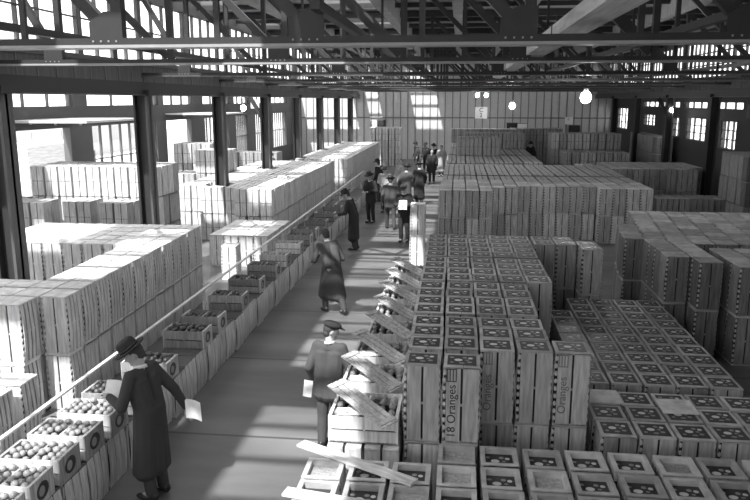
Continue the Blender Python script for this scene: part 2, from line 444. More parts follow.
# ------------------------------------------------------------------ crates
CW, CD, CH = .365, .385, .82
def crate_parts(bm, em, tone_label=None, top='plain'):
    """an orange crate standing on end: list of (part name, mesh)"""
    w, d, h = CW/2-.004, CD/2-.004, CH-.004
    parts = []
    c = MB()
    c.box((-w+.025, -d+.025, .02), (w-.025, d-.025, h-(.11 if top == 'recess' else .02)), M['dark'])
    c.box((-w, -d, 0), (w, d, .022), M[em])
    if top == 'recess':
        r = .045
        c.box((-w, -d, h-.1), (w, -d+r, h), M[em]); c.box((-w, d-r, h-.1), (w, d, h), M[em])
        c.box((-w, -d+r, h-.1), (-w+r, d-r, h), M[em]); c.box((w-r, -d+r, h-.1), (w, d-r, h), M[em])
    else:
        c.box((-w, -d, h-.022), (w/14-w*.0, d, h), M[em]); c.box((w/14+.004, -d, h-.022), (w, d, h-.002), M[em])
    c.box((-w+.01, -d+.01, h/2-.012), (w-.01, d-.01, h/2+.012), M[em])
    body = c.mesh('crate_carcass')
    b = MB()
    for x0, x1 in ((-w+.03, -.008), (.014, w-.008)): b.box((x0, -d, .012), (x1, -d+.016, h-.012), M[bm])
    bd = b.mesh('crate_side_board')
    b = MB()
    for x0, x1 in ((-w, -.012), (.006, w)): b.box((x0, d-.016, .012), (x1, d, h-.012), M[bm])
    bk = b.mesh('crate_back_board')
    sl = []
    for s in (-1, 1):
        q = MB(); n = 8; sw = (2*d-.03)/4
        for i in range(4):
            y0 = -d+.03+i*sw; y1 = y0+sw-.026
            vs = []; fs = []
            for j in range(n+1):
                t = j/n; bow = .022*math.sin(PI*t)
                x0 = s*(w-.016+bow); x1 = s*(w-.004+bow); z = .004 + (h-.008)*t
                vs += [(x0,y0,z),(x1,y0,z),(x1,y1,z),(x0,y1,z)]
            for j in range(n):
                for e in range(4): fs.append((j*4+e, j*4+(e+1) % 4, j*4+4+(e+1) % 4, j*4+4+e))
            fs += [(0,1,2,3), (n*4+3, n*4+2, n*4+1, n*4)]
            q.add(vs, fs, M[bm])
        for i in range(9):     # paper-wrapped fruit bulging at the open corner
            z = .06 + i*(h-.1)/8.6
            q.ball((s*(w-(.014 if s < 0 else .004)), -d+.014, z+.02), (.017 if s < 0 else .01, .013, .03), M['wrap'], 6, 4)
        sl.append(q.mesh('crate_slats'))
    parts = [('side_board', bd), ('side_board', bk), ('slat_panel', sl[0]), ('slat_panel', sl[1])]
    if top in ('label', 'recess', 'recessplain'):
        zl = h+.002 if top == 'label' else h-.06
        q = MB(); a, b_ = (w-.035, d-.05) if top == 'label' else (w-.045, d-.045)
        q.box((-a, -b_, zl-.01), (a, b_, zl), M['label'])
        for ex, ey, rx, ry, mt in ((-.035, .0, .042, .034, 'spot'), (.028, .07, .024, .024, 'dimspot'), (.085, .055, .024, .024, 'spot'), (.075, -.055, .026, .022, 'dimspot'),
                                   (-.1, .07, .024, .02, 'dimspot'), (.0, -.085, .03, .018, 'dimspot'), (-.1, -.07, .02, .016, 'dimspot'), (.05, .0, .02, .014, 'dimspot')):
            if abs(ex)+rx > a or abs(ey)+ry > b_: continue
            q.lathe([(1, zl-.001), (1, zl+.0015)], M[mt], 10, Matrix.Translation((ex, ey, 0)) @ Matrix.Diagonal((rx, ry, 1, 1)))
        parts.append(('end_label', q.mesh('crate_end_label')))
    return body, parts

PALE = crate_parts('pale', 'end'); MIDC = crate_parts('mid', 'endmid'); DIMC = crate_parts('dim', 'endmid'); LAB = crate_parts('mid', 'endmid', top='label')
REC = crate_parts('mid', 'endmid', top='recess')
# recessed ends without a printed label
q = MB(); q.box((-CW/2+.05, -CD/2+.05, CH-.075), (CW/2-.05, CD/2-.05, CH-.062), M['mid']); pl_panel = q.mesh('crate_end_panel')
RECP = (REC[0], REC[1][:4] + [('end_panel', pl_panel)])
def far_crate(bm, em):
    """the same crate for the distant stacks, one mesh"""
    w, d, h = CW/2-.012, CD/2-.012, CH-.006
    c = MB()
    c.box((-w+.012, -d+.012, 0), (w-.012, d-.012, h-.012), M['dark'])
    c.box((-w, -d, h-.03), (-.016, d, h), M[em]); c.box((.012, -d, h-.03), (w, d, h-.004), M[em])
    for x0, x1 in ((-w, -.014), (.008, w)):
        c.box((x0, -d, .01), (x1, -d+.014, h/2-.006), M[bm]); c.box((x0, -d, h/2+.006), (x1, -d+.014, h-.02), M[bm]); c.box((x0, d-.014, .01), (x1, d, h-.02), M[bm])
    for s in (-1, 1):
        for i in range(3):
            y0 = -d+.02+i*(2*d-.03)/3
            c.box((min(s*w, s*(w-.014)), y0, .01), (max(s*w, s*(w-.014)), y0+.105, h-.01), M[bm])
    return c.mesh('crate_far')
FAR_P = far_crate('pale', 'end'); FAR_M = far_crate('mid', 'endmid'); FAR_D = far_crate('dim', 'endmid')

TAKEN = {}
COLS = [(XL, bay_y(k)) for k in range(9)] + [(XR, right_col_y(k)) for k in range(9)]
def free(x, y, z):
    for cx, cy in COLS:
        if abs(x-cx) < .37 and abs(y-cy) < .38: return False
    if x < XWL+.2 or x > XWR-.2: return False
    i, j, k = round(x/.5), round(y/.5), round(z/CH)
    for a in (-1, 0, 1):
        for b in (-1, 0, 1):
            for (u, v) in TAKEN.get((i+a, j+b, k), ()):
                if abs(u-x) < .34 and abs(v-y) < .36: return False
    TAKEN.setdefault((i, j, k), []).append((x, y)); return True
n_things = {}
STUFF = []            # (mesh key, location) for crates past the count
def place_crate(kind, name, x, y, z, label, cat, group, full=True, jit=.010, rz=None):
    rz = random.uniform(-.012, .012) if rz is None else rz
    x += random.uniform(-jit, jit); y += random.uniform(-jit, jit)
    body, parts = kind if isinstance(kind, tuple) else (kind, [])
    o = link(name, body, None, (x, y, z), rz)
    if not parts: o.scale.z = random.uniform(.985, 1.0)
    for n, me in parts: link(n, me, o)
    tag(o, label, cat, group)
    n_things[name] = n_things.get(name, 0) + 1
    return o

def block(heights, x_of, y_of, kind, name, what, where, group, side, z0=0, limit=10**9, far_key='M', ckind=None, hide_low=True, adj='orange', face=1):
    """heights[(c, r)] = tiers; the crates that show become things, the rest of the stack is kept for the stuff heap.
    c counts away from the aisle, r away from the viewer"""
    made = 0
    for (c, r), n in sorted(heights.items(), key=lambda q: (q[0][1], q[0][0])):
        for t in range(n-1, -1, -1):
            x = x_of(c, r); y = y_of(c, r); z = z0 + t*CH
            if not free(x, y, z): continue
            fr = heights.get((c, r-1), 0) <= t; sd = heights.get((c-side, r), 0) <= t
            vis = t == n-1 or (hide_low is False and (fr or sd)) or ((fr or sd) and t >= n-2)
            if vis and made < limit:
                tier = 'top' if t == n-1 else ('bottom' if t == 0 else 'middle')
                k = kind(c, r, t) if callable(kind) else kind
                lab = '%s %s, %s row, %s column, %s' % (tier if n > 1 else 'upright', what, nth(r), nth(c), where)
                place_crate(k, name, x, y, z, lab, 'crate', group); made += 1
            else: STUFF.append((far_key, x+random.uniform(-.012, .012), y+random.uniform(-.012, .012), z))
    return made

# --- tall labelled stack by the aisle
P = .372; PR = .398
h = {}
for c in range(5):
    for r in range(0, 17):
        h[(c, r)] = 2
for c in (2, 3, 4): h.pop((c, 0))
for r in range(2, 8): h.pop((4, r), None)
for c in (5, 6): h[(c, 15)] = 2; h[(c, 16)] = 2
h[(7, 15)] = 2; h[(7, 14)] = 2
def r1x(c, r): return -.49 + P/2 + c*P*1.03 - .004*r + (.04 if c > 4 else 0)
def r1y(c, r):
    y = 6.84 + CD/2 + r*PR
    if r >= 1: y += .13
    if r >= 4: y += .12
    if r >= 8: y += .1
    if r >= 12: y += .1
    return y
block(h, r1x, r1y, LAB, 'labelled_crate', 'labelled crate', 'tall labelled stack', 'labelled crates in the tall stack by the aisle', 1)

# --- low labelled stack to its side
h = {(c, r): 1 for c in range(6) for r in range(3)}
def r3x(c, r): return 1.52 + P/2 + c*.39
block(h, r3x, lambda c, r: 7.2 + CD/2 + r*.41, LAB, 'labelled_crate', 'labelled crate', 'low group behind the framed crates', 'labelled crates one tier high', 1)
h = {(c, r): 1 for c in range(5) for r in range(10) if not (c in (0,) and r > 7)}
block(h, r3x, lambda c, r: 8.66 + CD/2 + r*.395, LAB, 'labelled_crate', 'labelled crate', 'low rear group beyond the gap', 'labelled crates one tier high beyond the gap', 1)

# --- front crates with recessed ends
rec_labels = 'framed crate with sunken end, %s row, %s from the aisle, at the very front'
for r, (yf, c0, c1) in enumerate(((5.6, 0, 11), (6.02, 0, 11), (6.44, 3, 11))):
    for c in range(c0, c1):
        x = -1.37 + CW/2 + c*.412; y = yf + CD/2
        plainp = (c, r) in ((3, 2), (3, 1), (5, 1), (0, 1), (2, 0), (8, 2))
        place_crate(RECP if plainp else REC, 'framed_crate', x, y, 0, ('plain ' if plainp else 'printed ') + rec_labels % (nth(r), nth(c)), 'crate', 'framed crates at the front')

# --- bright slatted stack by the windows (two tiers)
h = {}
for c in range(4):
    for r in range(0, 14):
        h[(c, r)] = 2
for c in (2, 3): 
    for r in range(3, 9): h.pop((c, r))
for c in range(4, 9):
    for r in range(9, 14): h[(c, r)] = 2
h.pop((0, 0)); h[(0, 1)] = 2; h[(3, 0)] = 2; h[(4, 1)] = 2; h[(4, 2)] = 2; h[(4,0)] = 2
def l1x(c, r): return -5.15 - CW/2 - c*.39 - .012*r
def l1y(c, r): return 8.42 + CD/2 + r*.44
block(h, l1x, l1y, PALE, 'slatted_crate', 'slatted crate', 'big pale stack by the rail', 'slatted crates in the big pale stack', -1, hide_low=False, far_key='P')
# two single crates standing before it
place_crate(PALE, 'slatted_crate', -5.4, 7.98, 0, 'pale slatted crate standing on the floor before the big pale stack, scrawled side', 'crate', 'slatted crates on the floor')
place_crate(PALE, 'slatted_crate', -5.42, 7.5, 0, 'pale slatted crate on the floor, the front one before the big pale stack', 'crate', 'slatted crates on the floor')

# --- small pale groups beyond it
h = {(c, r): 1 for c in range(4) for r in range(6)}
block(h, lambda c, r: -4.95 - c*.395, lambda c, r: 18.0 + r*.41, PALE, 'slatted_crate', 'pale crate', 'low group before the tall bright stack', 'pale crates one tier high by the rail', -1, far_key='P')
place_crate(PALE, 'slatted_crate', -5.35, 16.6, 0, 'single pale crate standing alone past the end of the big pale stack', 'crate', 'slatted crates on the floor')
h = {(c, r): 2 for c in range(8) for r in range(26) if r >= (c//3)}
block(h, lambda c, r: -5.6 - c*.40 + .004*r, lambda c, r: 21.0 + r*.40, FAR_P, 'slatted_crate', 'pale crate', 'tall bright stack behind', 'pale crates in the tall bright stack', -1, far_key='P', limit=90)
h = {(c, r): 2 for c in range(6) for r in range(34)}
block(h, lambda c, r: -5.1 - c*.40, lambda c, r: 32.4 + r*.40, FAR_P, 'slatted_crate', 'pale crate', 'distant bright stack', 'pale crates far down the hall', -1, far_key='P', limit=40)
h = {(c, r): 3 for c in range(5) for r in range(4)}
block(h, lambda c, r: -3.9 - c*.42, lambda c, r: 47.5 + r*.42, FAR_P, 'slatted_crate', 'pale crate', 'three-tier stack at the far wall', 'pale crates near the far wall', -1, far_key='P', limit=15)

# --- stacks in the side aisle under the windows
def small(name, c_n, r_n, n, x0, y0, where, lim=99, kind=FAR_M, sgn=-1, key='M', cat='plain crate'):
    h = {(c, r): n for c in range(c_n) for r in range(r_n)}
    block(h, lambda c, r: x0 + sgn*c*.40, lambda c, r: y0 + r*.41, kind, 'plain_crate', cat, where, 'crates in the ' + where, sgn, far_key=key, limit=lim)
small('a', 9, 4, 3, -8.15, 18.8, 'three-tier stack under the dock door', 36, FAR_P)
small('b', 2, 2, 2, -9.6, 17.9, 'pair stack before the three-tier stack', 8)
small('c', 3, 2, 2, -10.7, 17.6, 'short stack by the first pier', 6)
small('d', 2, 2, 2, -8.5, 17.7, 'pair stack beside the steel column', 8)
small('e', 4, 3, 3, -10.3, 29.3, 'tall stack under the second dock door', 12)
small('f', 3, 3, 3, -8.35, 25.4, 'tall stack beside the second column', 10)
small('g', 4, 3, 2, -9.5, 25.2, 'two-tier stack in the side aisle', 10)
small('h', 5, 3, 1, -8.7, 23.6, 'low row in the side aisle', 10)
small('i', 7, 3, 2, -9.2, 36.0, 'far stack in the side aisle', 0)

# --- long grey stacks behind the labelled ones
h = {(c, r): 2 for c in range(16) for r in range(20) if r >= (0 if c < 4 else 2 if c < 6 else 3 if c < 12 else 2)}
block(h, lambda c, r: -.36 + c*.392, lambda c, r: 21.4 + r*.43 + (.35 if r > 9 else 0), MIDC, 'plain_crate', 'plain crate', 'long grey stack', 'plain crates in the long grey stack', 1, limit=98)
h = {(c, r): (3 if (r in (9, 10, 11) and 1 <= c <= 5) or (r in (20, 21, 22) and c >= 2) or r > 31 else 2) for c in range(10) for r in range(36)}
block(h, lambda c, r: -.3 + c*.40, lambda c, r: 31.2 + r*.42 + (.5 if r > 9 else 0) + (.6 if r > 20 else 0), FAR_M, 'plain_crate', 'plain crate', 'distant grey stack', 'plain crates in the distant grey stack', 1, limit=20)
# three tier far stacks
small('j', 8, 4, 3, 3.4, 47.0, 'three-tier stack by the far sign', 8, FAR_M, 1)
small('k', 9, 5, 3, 5.1, 40.2, 'three-tier stack under the big bulb', 9, FAR_M, 1)
small('l', 8, 4, 2, 5.4, 37.6, 'two-tier stack under the big bulb', 8, FAR_M, 1)
small('m', 9, 8, 2, 6.0, 28.9, 'two-tier stack by the wall columns', 19, MIDC, 1)
small('n', 6, 3, 1, 7.1, 26.6, 'single-tier row before the wall columns', 12, MIDC, 1)
small('o', 6, 3, 2, 4.9, 30.0, 'stack in the cross gap', 6, FAR_M, 1)
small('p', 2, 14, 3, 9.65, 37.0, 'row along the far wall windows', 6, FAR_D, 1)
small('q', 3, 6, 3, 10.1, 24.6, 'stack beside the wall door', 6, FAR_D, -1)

# --- stacks at the side, their shade put into darker board colour
R6 = {}
for c in range(8):
    for r in range(14):
        R6[(c, r)] = 2
for r in list(range(0, 5)) + list(range(9, 14)): R6.pop((0, r))
R6.pop((1, 0))
for c in range(3, 8):
    for r in range(0, 4): R6.pop((c, r), None)
block(R6, lambda c, r: 3.3 + c*.40 + .055*max(0, r-4), lambda c, r: 12.05 + CD/2 + r*.40, DIMC, 'shade_toned_crate', 'grey crate', 'wide grey stack by the wall', 'grey crates in the wide stack', 1)
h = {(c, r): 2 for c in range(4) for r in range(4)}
block(h, lambda c, r: 4.62 + c*.40, lambda c, r: 11.75 + CD/2 + r*.375, DIMC, 'shade_toned_crate', 'grey crate', 'shadowed stack by the side gap', 'grey crates in the shadowed stack', 1, hide_low=False)

# crates past the count, as one heap
src = {'P': FAR_P, 'M': FAR_M, 'D': FAR_D}
v = []; fs = []; ms = []
mats = [M['dark'], M['endmid'], M['mid'], M['end'], M['pale']]
cache = {}
for key in src:
    me = src[key]
    cache[key] = ([tuple(p.co) for p in me.vertices], [tuple(p.vertices) for p in me.polygons], [mats.index(me.materials[p.material_index]) if me.materials[p.material_index] in mats else 2 for p in me.polygons])
for key, x, y, z in STUFF:
    V, F, K = cache[key]; o = len(v)
    v += [(a+x, b+y, c+z) for a, b, c in V]; fs += [tuple(i+o for i in p) for p in F]; ms += K
me = bpy.data.meshes.new('crates'); me.from_pydata(v, [], fs)
for m in mats: me.materials.append(m)
me.polygons.foreach_set('material_index', ms); me.update()
o = link('stacked_crates', me); tag(o, 'countless wooden crates filling the lower tiers and the distant stacks', 'crates', kind='stuff')

# ------------------------------------------------------------------ aisle display by the rail
DH = .57
def display_crate():
    w, d, h = .285, .21, DH
    c = MB(); c.box((-w+.03, -d+.03, .01), (w-.03, d-.03, h-.02), M['dark']); c.box((-w, -d, h-.02), (w, d, h), M['tray']); c.box((-w, -d, 0), (w, d, .02), M['mid'])  # top toned dark in place of an open, fruit-filled crate
    body = c.mesh('display_carcass')
    n = 6; out = []
    for sx in (-1, 1):
        s = MB()
        for i in range(3):
            y0 = -d+.01+i*(2*d-.01)/3; y1 = y0+(2*d)/3-.02; vs = []; f_ = []
            for j in range(n+1):
                t = j/n; b = .02*math.sin(PI*t)
                vs += [(sx*(w-.014+b), y0, .004+(h-.01)*t), (sx*(w-.0+b), y0, .004+(h-.01)*t), (sx*(w+b), y1, .004+(h-.01)*t), (sx*(w-.014+b), y1, .004+(h-.01)*t)]
            for j in range(n):
                for e in range(4): f_.append((j*4+e, j*4+(e+1) % 4, j*4+4+(e+1) % 4, j*4+4+e))
            f_ += [(0,1,2,3), (n*4+3, n*4+2, n*4+1, n*4)]
            s.add(vs, f_, M['pale'])
        out.append(('slat_panel', s.mesh('display_slats')))
    for sy in (-1, 1):
        b = MB()
        for i in range(4):
            x0 = -w+i*2*w/4
            b.box((x0+.006, min(sy*d, sy*(d-.014)), .01), (x0+2*w/4-.012, max(sy*d, sy*(d-.014)), h-.01), M['pale'])
        out.append(('side_board', b.mesh('display_boards')))
    return body, out
DISP = display_crate()
LW, LD, LH = .60, .40, .27
def lug(w, d, h, bm, em):
    """open fruit crate: two end boards, slatted long sides, slatted bottom"""
    c = MB(); w /= 2; d /= 2
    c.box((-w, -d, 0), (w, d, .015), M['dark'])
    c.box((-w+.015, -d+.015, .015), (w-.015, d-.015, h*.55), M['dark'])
    for a in (-w, 0, w-.02): c.box((a, -d+.012, .015), (a+.02, d-.012, h*.92 if a == 0 else h), M[em])
    body = c.mesh('lug_carcass')
    parts = []
    for s in (-1, 1):
        for z0, z1 in ((.0, h*.46), (h*.52, h)):
            q = MB(); q.box((-w, min(s*d, s*(d-.012)), z0), (w, max(s*d, s*(d-.012)), z1), M[bm]); parts.append(('side_board', q.mesh('lug_side')))
    for s in (-1, 1):
        q = MB(); q.box((min(s*w, s*(w+.012)), -d, 0), (max(s*w, s*(w+.012)), d, h), M[em])
        q.lathe([(1, -.004), (1, .004)], M['label'], 14, Matrix.Translation((s*(w+.012), 0, h*.5)) @ Matrix.Rotation(PI/2, 4, 'Y') @ Matrix.Diagonal((.085, .1, 1, 1)))
        q.lathe([(1, -.004), (1, .006)], M['dimspot'], 12, Matrix.Translation((s*(w+.012), -.02, h*.5)) @ Matrix.Rotation(PI/2, 4, 'Y') @ Matrix.Diagonal((.05, .05, 1, 1)))
        parts.append(('end_board', q.mesh('lug_end')))
    return body, parts
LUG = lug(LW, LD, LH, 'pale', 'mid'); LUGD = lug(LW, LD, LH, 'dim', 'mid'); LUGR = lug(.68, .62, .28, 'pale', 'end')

fr = MB(); fr.ball((0,0,0), (.037, .037, .034), M['fruit'], 12, 8)
for z in (.034,): fr.ball((0,0,z-.003), (.006, .006, .004), M['ink'], 6, 4)
FRUIT = fr.mesh('orange', True)
fr = MB(); fr.ball((0,0,0), (.036, .036, .035), M['shadefruit'], 12, 8); fr.ball((0,0,.032), (.006, .006, .004), M['ink'], 6, 4)
SHADEFRUIT = fr.mesh('dark_fruit', True)
fruits = []
FSTUFF = []; DSTUFF = []
def fill(x0, x1, y0, y1, z, label, group, count_thing, dark=False):
    nx = max(1, int((x1-x0)/.076)); ny = max(1, int((y1-y0)/.074))
    for i in range(nx):
        for j in range(ny):
            x = x0+.038+i*(x1-x0-.076)/max(1, nx-1); y = y0+.037+j*(y1-y0-.074)/max(1, ny-1)
            zz = z + random.uniform(-.008, .016) + (.02 if (i+j) % 2 else 0)
            if count_thing:
                o = link('dark_fruit' if dark else 'orange', SHADEFRUIT if dark else FRUIT, None, (x+random.uniform(-.003,.003), y+random.uniform(-.003,.003), zz), random.uniform(0, 6))
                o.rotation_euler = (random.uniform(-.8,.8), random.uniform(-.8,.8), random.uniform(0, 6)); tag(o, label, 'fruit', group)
            else: (DSTUFF if dark else FSTUFF).append((x, y, zz))

lug_y = [5.05, 5.5, 6.0, 6.5, 7.05, 7.6, 8.62, 9.95, 10.7, 12.0, 13.2, 14.4, 15.45, 16.8, 17.9, 18.8, 20.2, 21.6, 23.0]
yy = 4.9; i = 0
while yy < 30:
    place_crate(DISP, 'display_crate', -3.99-(.02 if i % 3 else -.01), yy, 0, 'slatted crate under the rail display, %s from the front' % nth(i), 'crate', 'display crates along the rail', rz=random.uniform(-.02, .02))
    yy += .455; i += 1
for i, y in enumerate(lug_y):
    x = -4.02; y += LD/2
    dk = i > 4 and i not in (12, 13)  # farther crates: shade painted as darker boards and fruit
    place_crate(LUGD if dk else LUG, 'open_fruit_crate', x, y, DH, ('open crate of shade-darkened fruit' if dk else 'open crate of pale oranges') + ' on the rail display, %s along from the front' % nth(i), 'crate', 'open fruit crates along the rail', jit=.015, rz=random.uniform(-.03, .03))
    for s in (0, 1):
        xa = x-LW/2+.024 + s*(LW/2-.004); xb = xa + LW/2-.04
        fill(xa, xb, y-LD/2+.02, y+LD/2-.02, DH+LH-.03 if i < 8 else DH+LH-.06, ('round shade-darkened fruit' if dk else 'round pale orange') + ' in the %s open crate along the rail display' % nth(i), 'fruit in the %s rail crate' % nth(i), i < 7, dk)

# rail board running along the display, on posts
g = MB(); g.box((-4.43, 5.0, .925), (-4.385, 34, .95), M['rail'])
rail = g.build('rail'); tag(rail, 'long white rail board running beside the fruit display', 'rail')
for y in range(6, 34, 3):
    g = MB(); g.box((-4.43, y, 0), (-4.39, y+.04, .925), M['plank']); g.build('post', rail)

# ------------------------------------------------------------------ opened crates on the near side of the labelled stack
RX = -.885
ys = [6.95, 7.85, 8.7, 9.6, 10.5, 11.4, 12.3, 13.2]
for i, y in enumerate(ys):
    for s in (0, 1):
        for u in (0, 1):
            place_crate(FAR_M, 'base_crate', RX-.185+s*.375, y-.30+u*.40+.2, 0, 'upright crate under the %s opened crate, %s corner' % (nth(i), ('aisle', 'stack')[s] + (' front', ' back')[u]), 'crate', 'base crates under the opened crates', jit=.003)
    x = RX - .01 + (.0 if i < 3 else .06)
    place_crate(LUGR, 'opened_fruit_crate', x, y+.1, CH, 'opened pale crate of fruit beside the labelled stack, %s from the front' % nth(i), 'crate', 'opened crates beside the labelled stack', jit=.004, rz=0)
    fill(x-.31, x-.02, y-.19, y+.39, CH+.235, 'pale wrapped fruit in the %s opened crate beside the labelled stack' % nth(i), 'fruit in the %s opened crate' % nth(i), i < 2)
    fill(x+.02, x+.31, y-.19, y+.39, CH+.235, 'pale wrapped fruit in the %s opened crate beside the labelled stack' % nth(i), 'fruit in the %s opened crate' % nth(i), i < 2)
    # lid of three slats resting slantwise over the crate
    g = MB()
    for k in range(3): g.box((-.44, -.105+k*.072, 0), (.44, -.105+k*.072+.062, .012), M['mid'])
    for e in (-.4, .36): g.box((e, -.105, .012), (e+.05, .105, .024), M['mid'])
    o = g.build('crate_lid'); o.location = (x-.03, y-.05, CH+.36); o.rotation_euler = (math.radians(8), math.radians(12), math.radians(-42))
    tag(o, 'slatted lid lying slantwise on the %s opened crate beside the labelled stack' % nth(i), 'lid', 'lids of the opened crates')
    if i < 3:
        g = MB(); g.box((-.15, -.09, 0), (.15, .09, .006), M['paper']); o = g.build('packing_paper'); o.location = (x-.12, y-.1, CH+.285); o.rotation_euler = (0, .05, .2)
        tag(o, 'white packing paper on the %s opened crate under its lid' % nth(i), 'paper', 'packing papers')
# fruit past the count
for nm, src_, pts, lab, mt in (('oranges', FRUIT, FSTUFF, 'mass of small pale oranges in the farther open crates', 'fruit'), ('shaded_fruits', SHADEFRUIT, DSTUFF, 'mass of small shade-darkened fruit in the farther open crates by the rail', 'shadefruit')):
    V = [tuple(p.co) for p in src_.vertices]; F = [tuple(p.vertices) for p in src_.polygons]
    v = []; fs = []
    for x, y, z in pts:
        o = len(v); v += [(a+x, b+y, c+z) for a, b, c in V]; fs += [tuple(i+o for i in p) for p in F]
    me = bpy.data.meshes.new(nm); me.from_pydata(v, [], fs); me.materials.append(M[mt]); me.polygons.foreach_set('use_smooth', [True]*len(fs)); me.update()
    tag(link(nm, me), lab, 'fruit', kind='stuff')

# standing stack at the far end of the opened crates
for t in range(2):
    place_crate(PALE, 'slatted_crate', -1.0, 18.4, t*CH, ('lower', 'upper')[t] + ' pale crate of the narrow stack between the aisle and the labelled crates', 'crate', 'narrow stack at the aisle', jit=.01)

# loose planks
def plank(p, q, w, th, label):
    g = MB(); p = Vector(p); q = Vector(q); d = q-p; n = d.length
    g.box((-n/2, -w/2, 0), (n/2, w/2, th), M['plank'])
    o = g.build('plank'); o.location = (p+q)/2
    o.rotation_euler = (0, -math.asin(d.z/n), math.atan2(d.y, d.x)); tag(o, label, 'plank', 'loose planks'); return o
plank((-1.5, 6.62, .835), (-.33, 6.0, .825), .13, .022, 'pale loose plank lying across the framed crates, end over the aisle')
plank((-1.45, 5.72, .826), (-.55, 5.55, .826), .13, .022, 'pale loose plank on the front row of framed crates')
g = MB(); g.box((-.19, -.19, 0), (.19, .19, .015), M['end']); me = g.mesh('loose_end')
for (x, y, l) in ((1.72, 8.2, 'beside the tall labelled stack'), (2.49, 8.0, 'in the middle of the low labelled group')):
    o = link('loose_board', me, None, (x, y, CH+.006)); tag(o, 'square pale board on a low labelled crate ' + l, 'board', 'loose boards')

# stencils
def text_mesh(txt, size, mat, ext=.002):
    cu = bpy.data.curves.new('lettering', 'FONT'); cu.body = txt; cu.size = size; cu.extrude = ext; cu.align_x = 'CENTER'; cu.align_y = 'CENTER'
    o = bpy.data.objects.new('lettering', cu); COL.objects.link(o)
    bpy.context.view_layer.update()
    me = bpy.data.meshes.new_from_object(o.evaluated_get(bpy.context.evaluated_depsgraph_get()))
    bpy.data.objects.remove(o); me.materials.clear(); me.materials.append(mat); return me
def find(lbl):
    for o in COL.objects:
        if o.get('label') == lbl: return o
def stencil(crate, txt, faint=False):
    mat = M['greyink'] if faint else M['ink']
    me = text_mesh(txt, .12, mat)
    o = link('stencil_lettering', me, crate, (-CW/4-.0, -CD/2+.001, CH*.42)); o.rotation_euler = (PI/2, -PI/2, 0)
    o['label'] = 'stencilled word %s' % txt.split()[-1]
    g = MB()
    for i in range(4): g.box((-.055+i*.03, -.002, 0), (-.045+i*.03, .002, .13), mat)
    g.box((-.055, -.002, 0), (.045, .002, .008), mat); g.box((-.055, -.002, .125), (.045, .002, .133), mat)
    o = g.build('stencil_mark', crate, loc=(-CW/4, -CD/2+.002, CH*.80))
    return o
fronts = {}
for o in list(COL.objects):
    l = o.get('label', '')
    if o.name.startswith('labelled_crate') and 'tall labelled stack' in l and l.startswith('top'): fronts[l] = o
c1 = fronts.get('top labelled crate, first row, second column, tall labelled stack')
if c1: stencil(c1, '18 Oranges')
for cc in ('third', 'fifth'):
    o = fronts.get('top labelled crate, second row, %s column, tall labelled stack' % cc)
    if o: stencil(o, 'Oranges', True)

# ------------------------------------------------------------------ people
def remesh(mb, name, vox, smooth_it=4):
    me = mb.mesh('tmp'); o = bpy.data.objects.new('tmp', me); COL.objects.link(o)
    r = o.modifiers.new('r', 'REMESH'); r.mode = 'VOXEL'; r.voxel_size = vox; r.use_smooth_shade = True
    s = o.modifiers.new('s', 'SMOOTH'); s.factor = .5; s.iterations = smooth_it
    bpy.context.view_layer.update()
    out = bpy.data.meshes.new_from_object(o.evaluated_get(bpy.context.evaluated_depsgraph_get()))
    bpy.data.objects.remove(o); out.name = name
    out.polygons.foreach_set('use_smooth', [True]*len(out.polygons))
    return out

